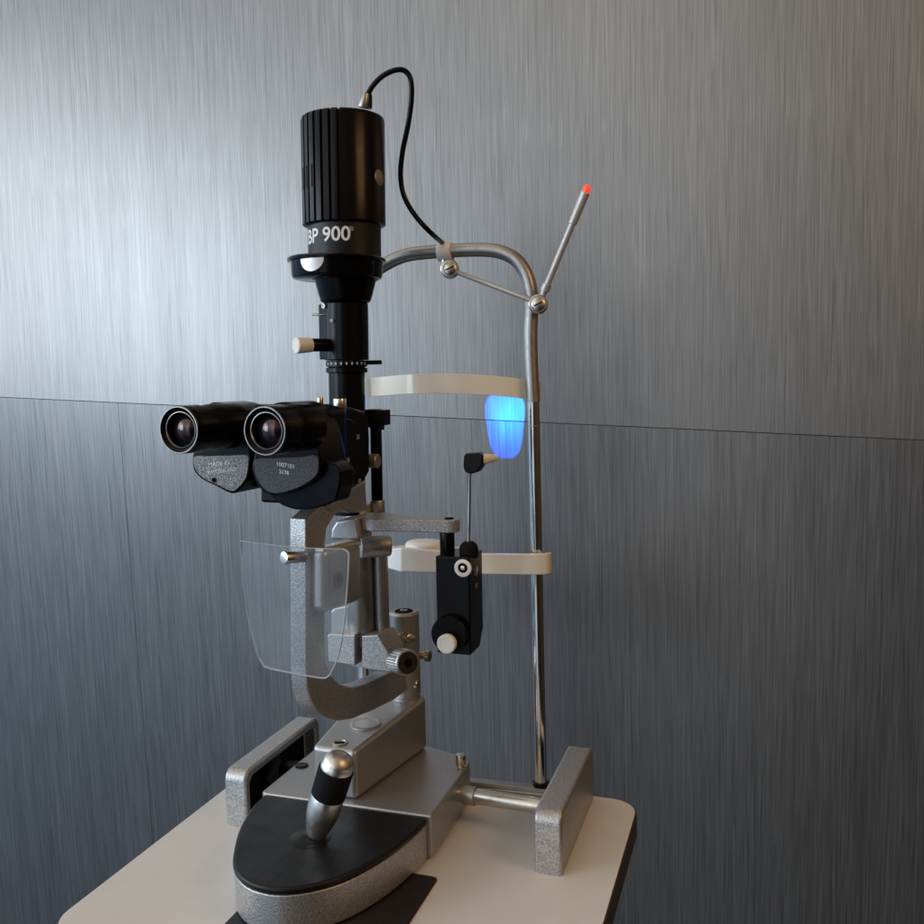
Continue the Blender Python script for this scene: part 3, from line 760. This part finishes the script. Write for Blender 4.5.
MB().lathe(wt - wd * .05, wd, [(0, .4), (.35, .42), (.6, .36), (.78, .2), (.82, 0)], 24).build('light_tip', 'red_led', wand)

# ------------------------------------------------------------------ cable from lamp housing to the clamp
cy = TY + 1.2
cpx = [(367, 97, cy), (372, 87, cy), (382, 76.5, cy), (394, 70.5, cy + .2), (404, 70.5, cy + .5), (410.5, 79, cy + .8), (411.5, 98, cy + 1.2), (408, 125, cy + 1.8), (402.5, 152, cy + 2.2), (400.5, 176, cy + 2.6), (404, 196, cy + 2.9), (414, 214, cy + 3.2), (428, 230, cy + 3.5), (443, 243.5, HY)]
cab = thing('power_cable', tuple(Yp(367, 105, cy)), 'thin black cable looping from the top of the lamp housing to the headrest tube', 'cable')
MB().tube([Yp(*p) for p in cpx], .27, seg=12, sub=6).build('cord', 'black', cab)
a, b = Yp(366.5, 108, cy), Yp(368.5, 92.5, cy)
MB().lathe(a, b - a, [(0, .55), (.3, .55), (1.2, .42), (1.5, .3)], 24).build('strain_relief', 'black_matte', cab)
MB().cyl(Yp(363, 108, cy - .4), Yp(366, 93, cy - .4), .52, .36, ch=.08).build('plug_shell', 'tube', cab)

# ------------------------------------------------------------------ tonometer hanging from its plate
tn = thing('tonometer', tuple(Yp(453, 655, -9)), 'black box with a pale knob, hanging from the silver arm before the chin rest', 'tonometer')
fY = -9.2
fp = [Yp(x, y, fY) for x, y in ((435.3, 556), (469, 556.5), (470, 655.5), (466, 656.5), (436, 655.5))]
x0, x1 = fp[0].x, fp[1].x; z1, z0 = fp[0].z, fp[2].z
dep = 4.2
m = MB().prism([V((x0, fY, z0)), V((x1, fY, z0)), V((x1, fY + dep - 1.0, z0)), V((x1, fY + dep, z0 + 1)), V((x1, fY + dep, z1)), V((x0, fY + dep, z1)), V((x0, fY, z1))][:0] or [V((x1, fY, z0)), V((x1, fY + dep - 1.3, z0)), V((x1, fY + dep, z0 + 1.6)), V((x1, fY + dep, z1)), V((x1, fY, z1))], (x0 - x1, 0, 0))
tbody = m.build('body', 'black', tn, bev=.15)
p = Yp(463, 568, fY)
MB().lathe(p, -Y3, [(-.1, .84), (.1, .84), (.14, .78), (.14, .52), (.03, .48), (.03, 0)], 36).build('socket_screw', 'ivory', tbody)
MB().lathe(p - Y3 * .04, -Y3, [(0, .46), (.01, .46), (.01, 0)], 28).build('socket_hole', 'dark_hole', tbody)
MB().lathe(p, -Y3, [(-.1, .22), (.1, .22), (.12, .16), (.12, 0)], 24).build('socket_core', 'satin', tbody)
p = Yp(451.5, 633, fY)
dr_ = MB().lathe(p, -Y3, [(0, 1.75), (.1, 1.8), (.7, 1.8), (.8, 1.7), (.8, 0)], 48).build('force_drum', 'black_matte', tbody)
p = Yp(450, 641, fY - .8)
MB().lathe(p, -Y3, [(-.2, .62), (.6, .62), (.62, .9), (1.1, .92), (1.25, .82), (1.25, .58), (1.2, .54), (1.2, 0)], 36).build('drum_knob', 'ivory', dr_)
for yy, zz in ((571, 0.5), (586, .28)):
    p = Yp(477, yy, fY + 2.0); p.x = x1
    MB().lathe(p, X3, [(-.1, zz), (.08, zz), (.1, zz * .8), (.1, 0)], 24).build('side_screw', 'satin' if zz > .4 else 'tube', tbody)
MB().cyl(Yp(447.5, 556, -7.2), Yp(447, 531, -7.2), .72, ch=.05).build('hanger_pin', 'black', tn)
p = Yp(469, 557, -7.2)
MB().lathe(p, Z3, [(0, .9), (.9, .92), (1.2, .8), (1.5, .5), (1.55, 0)], 32).build('boot', 'rubber', tn)
ra, rb_ = Yp(468.5, 542, -7.2), Yp(469.6, 470, -7.2)
fa = MB().cyl(ra, rb_, .17).build('feeler_arm', 'satin', tn)
hd = [(463.5, 456), (465.5, 453.5), (478, 453), (482.5, 455.5), (482.5, 465), (477, 472.5), (471, 474), (465, 472.5), (463, 467)]
MB().prism([Yp(x, y, -7.9) for x, y in hd], (0, 1.4, 0)).build('prism_holder', 'black', fa, bev=.2)
pa, pb_ = Yp(480, 459.5, -7.3), Yp(496, 457.8, -5.6)
pd = (pb_ - pa).normalized()
MB().lathe(pa, pd, [(0, .55), (.3, .55), (1.1, .45), ((pb_ - pa).length - .3, .38), ((pb_ - pa).length, .33)], 28).build('measuring_prism', 'ivory', fa)

# ------------------------------------------------------------------ lights
def area(name, loc, target, sx, sy, power, col):
    l = bpy.data.lights.new(name, 'AREA'); l.shape = 'RECTANGLE'; l.size = sx * S; l.size_y = sy * S
    l.energy = power; l.color = col
    o = bpy.data.objects.new(name, l); COL.objects.link(o)
    o.location = V(loc) * S
    o.rotation_euler = (V(target) - V(loc)).to_track_quat('-Z', 'Y').to_euler()
    return o
area('window_light', (-225, -115, 100), (-20, -60, 60), 220, 110, 13.5, (.93, .97, 1.0))
area('window_light', (-235, -235, 75), (-10, -20, 30), 120, 120, 15, (.72, .87, 1.0))
area('room_lamp', (130, -45, 115), (15, -5, 10), 50, 50, 3.2, (1.0, .58, .26))

# cobalt-blue beam leaving the instrument through a cup-shaped stop and falling on the wall
bl = bpy.data.lights.new('slit_beam', 'SPOT'); bl.color = (0.0, .115, 1.0); bl.energy = 20
bl.spot_size = math.radians(24); bl.spot_blend = .1; bl.shadow_soft_size = .0005
bo_ = bpy.data.objects.new('slit_beam', bl); COL.objects.link(bo_)
src = V((-4.0, 2.9, 41.6)); tgt = Yp(505, 425.5, WY)
bo_.location = src * S
bo_.rotation_euler = (tgt - src).to_track_quat('-Z', 'Y').to_euler()
bl.use_nodes = True
ln = bl.node_tree; em = ln.nodes['Emission']
def mth(op, a, b=None, clamp=False):
    n = ln.nodes.new('ShaderNodeMath'); n.operation = op; n.use_clamp = clamp
    for k, q in enumerate((a, b)):
        if q is None: continue
        if isinstance(q, (int, float)): n.inputs[k].default_value = q
        else: ln.links.new(q, n.inputs[k])
    return n.outputs[0]
ltc = ln.nodes.new('ShaderNodeTexCoord'); lxyz = ln.nodes.new('ShaderNodeSeparateXYZ')
ln.links.new(ltc.outputs['Normal'], lxyz.inputs[0])
az_ = mth('ABSOLUTE', lxyz.outputs['Z'])
u = mth('DIVIDE', lxyz.outputs['X'], az_); v = mth('DIVIDE', lxyz.outputs['Y'], az_)
SG = 1.0
wv = mth('ADD', .069, mth('MULTIPLY', v, .12 * SG))                 # a little wider at the top
uu = mth('DIVIDE', u, wv); vn = mth('DIVIDE', v, .118)
q = mth('ADD', mth('POWER', mth('ABSOLUTE', uu), 3.2), mth('POWER', mth('ABSOLUTE', vn), 3.6))
stop = mth('MULTIPLY', mth('SUBTRACT', 1.12, q), 4.0, True)
r2 = mth('ADD', mth('POWER', mth('ABSOLUTE', mth('ADD', uu, .12)), 2.0), mth('POWER', mth('ABSOLUTE', mth('SUBTRACT', vn, .05 * SG)), 2.0))
hot = mth('ADD', .8, mth('MULTIPLY', mth('EXPONENT', mth('MULTIPLY', r2, -2.6)), 1.1))
ln.links.new(mth('MULTIPLY', stop, hot), em.inputs['Strength'])

w = bpy.data.worlds.new('World'); scene.world = w; w.use_nodes = True
nt = w.node_tree; bg = nt.nodes['Background']
tc = nt.nodes.new('ShaderNodeTexCoord'); sx = nt.nodes.new('ShaderNodeSeparateXYZ')
nt.links.new(tc.outputs['Generated'], sx.inputs[0])
def mapr(src, a, b):
    mr = nt.nodes.new('ShaderNodeMapRange'); mr.inputs['From Min'].default_value = a; mr.inputs['From Max'].default_value = b
    nt.links.new(src, mr.inputs['Value']); return mr.outputs['Result']
def mixc(a, b, mode):
    mu = nt.nodes.new('ShaderNodeMix'); mu.data_type = 'RGBA'; mu.blend_type = mode; mu.inputs[0].default_value = 1
    nt.links.new(a, mu.inputs[6]); nt.links.new(b, mu.inputs[7]); return mu.outputs[2]
zf, xf = mapr(sx.outputs['Z'], -1, 1), mapr(sx.outputs['X'], -1, 1)
# pale ceiling, brighter towards the window side; dark floor
zr = ramp(nt, zf, [(.0, (.006, .006, .006)), (.42, (.006, .006, .006)), (.52, (.055, .052, .05)), (.66, (.58, .555, .525)), (.80, (.53, .50, .455)), (1., (.45, .41, .36))])
xr = ramp(nt, xf, [(.0, (1.5, 1.6, 1.7)), (.38, (1.80, 1.69, 1.56)), (.465, (2.0, 1.86, 1.70)), (.55, (.62, .55, .46)), (.8, (.34, .22, .12)), (1., (.34, .20, .09))])
# window-side daylight, an added bright centre band lifting the wall's middle, warm dim other side
lr = ramp(nt, xf, [(.0, (.40, .64, .95)), (.30, (.38, .56, .76)), (.40, (1.15, 1.25, 1.35)), (.46, (1.15, 1.18, 1.22)), (.505, (.10, .10, .10)), (.56, (.010, .010, .010)), (.75, (.020, .012, .006)), (1., (.045, .026, .013))])
hz_ = ramp(nt, zf, [(.2, (.05, .05, .05)), (.46, (.8, .8, .8)), (.52, (1, 1, 1)), (.6, (1, 1, 1)), (.8, (0, 0, 0))])
tot = mixc(mixc(zr.outputs['Color'], xr.outputs['Color'], 'MULTIPLY'), mixc(lr.outputs['Color'], hz_.outputs['Color'], 'MULTIPLY'), 'ADD')
nt.links.new(tot, bg.inputs['Color']); bg.inputs['Strength'].default_value = 1.0

# ------------------------------------------------------------------ camera object
cd = bpy.data.cameras.new('camera'); cam = bpy.data.objects.new('camera', cd); COL.objects.link(cam)
cd.sensor_width = 36; cd.lens = F / 924 * 36; cd.clip_start = .01; cd.clip_end = 50
rot = Matrix((RIGHT, -DOWN, -FWD)).transposed().to_4x4()
cam.matrix_world = Matrix.Translation(CAM * S) @ rot
scene.camera = cam
scene.render.engine = 'CYCLES'
scene.view_settings.view_transform = 'Standard'; scene.view_settings.look = 'None'
scene.view_settings.exposure = 0; scene.view_settings.gamma = 1
scene.cycles.max_bounces = 8; scene.cycles.transparent_max_bounces = 12
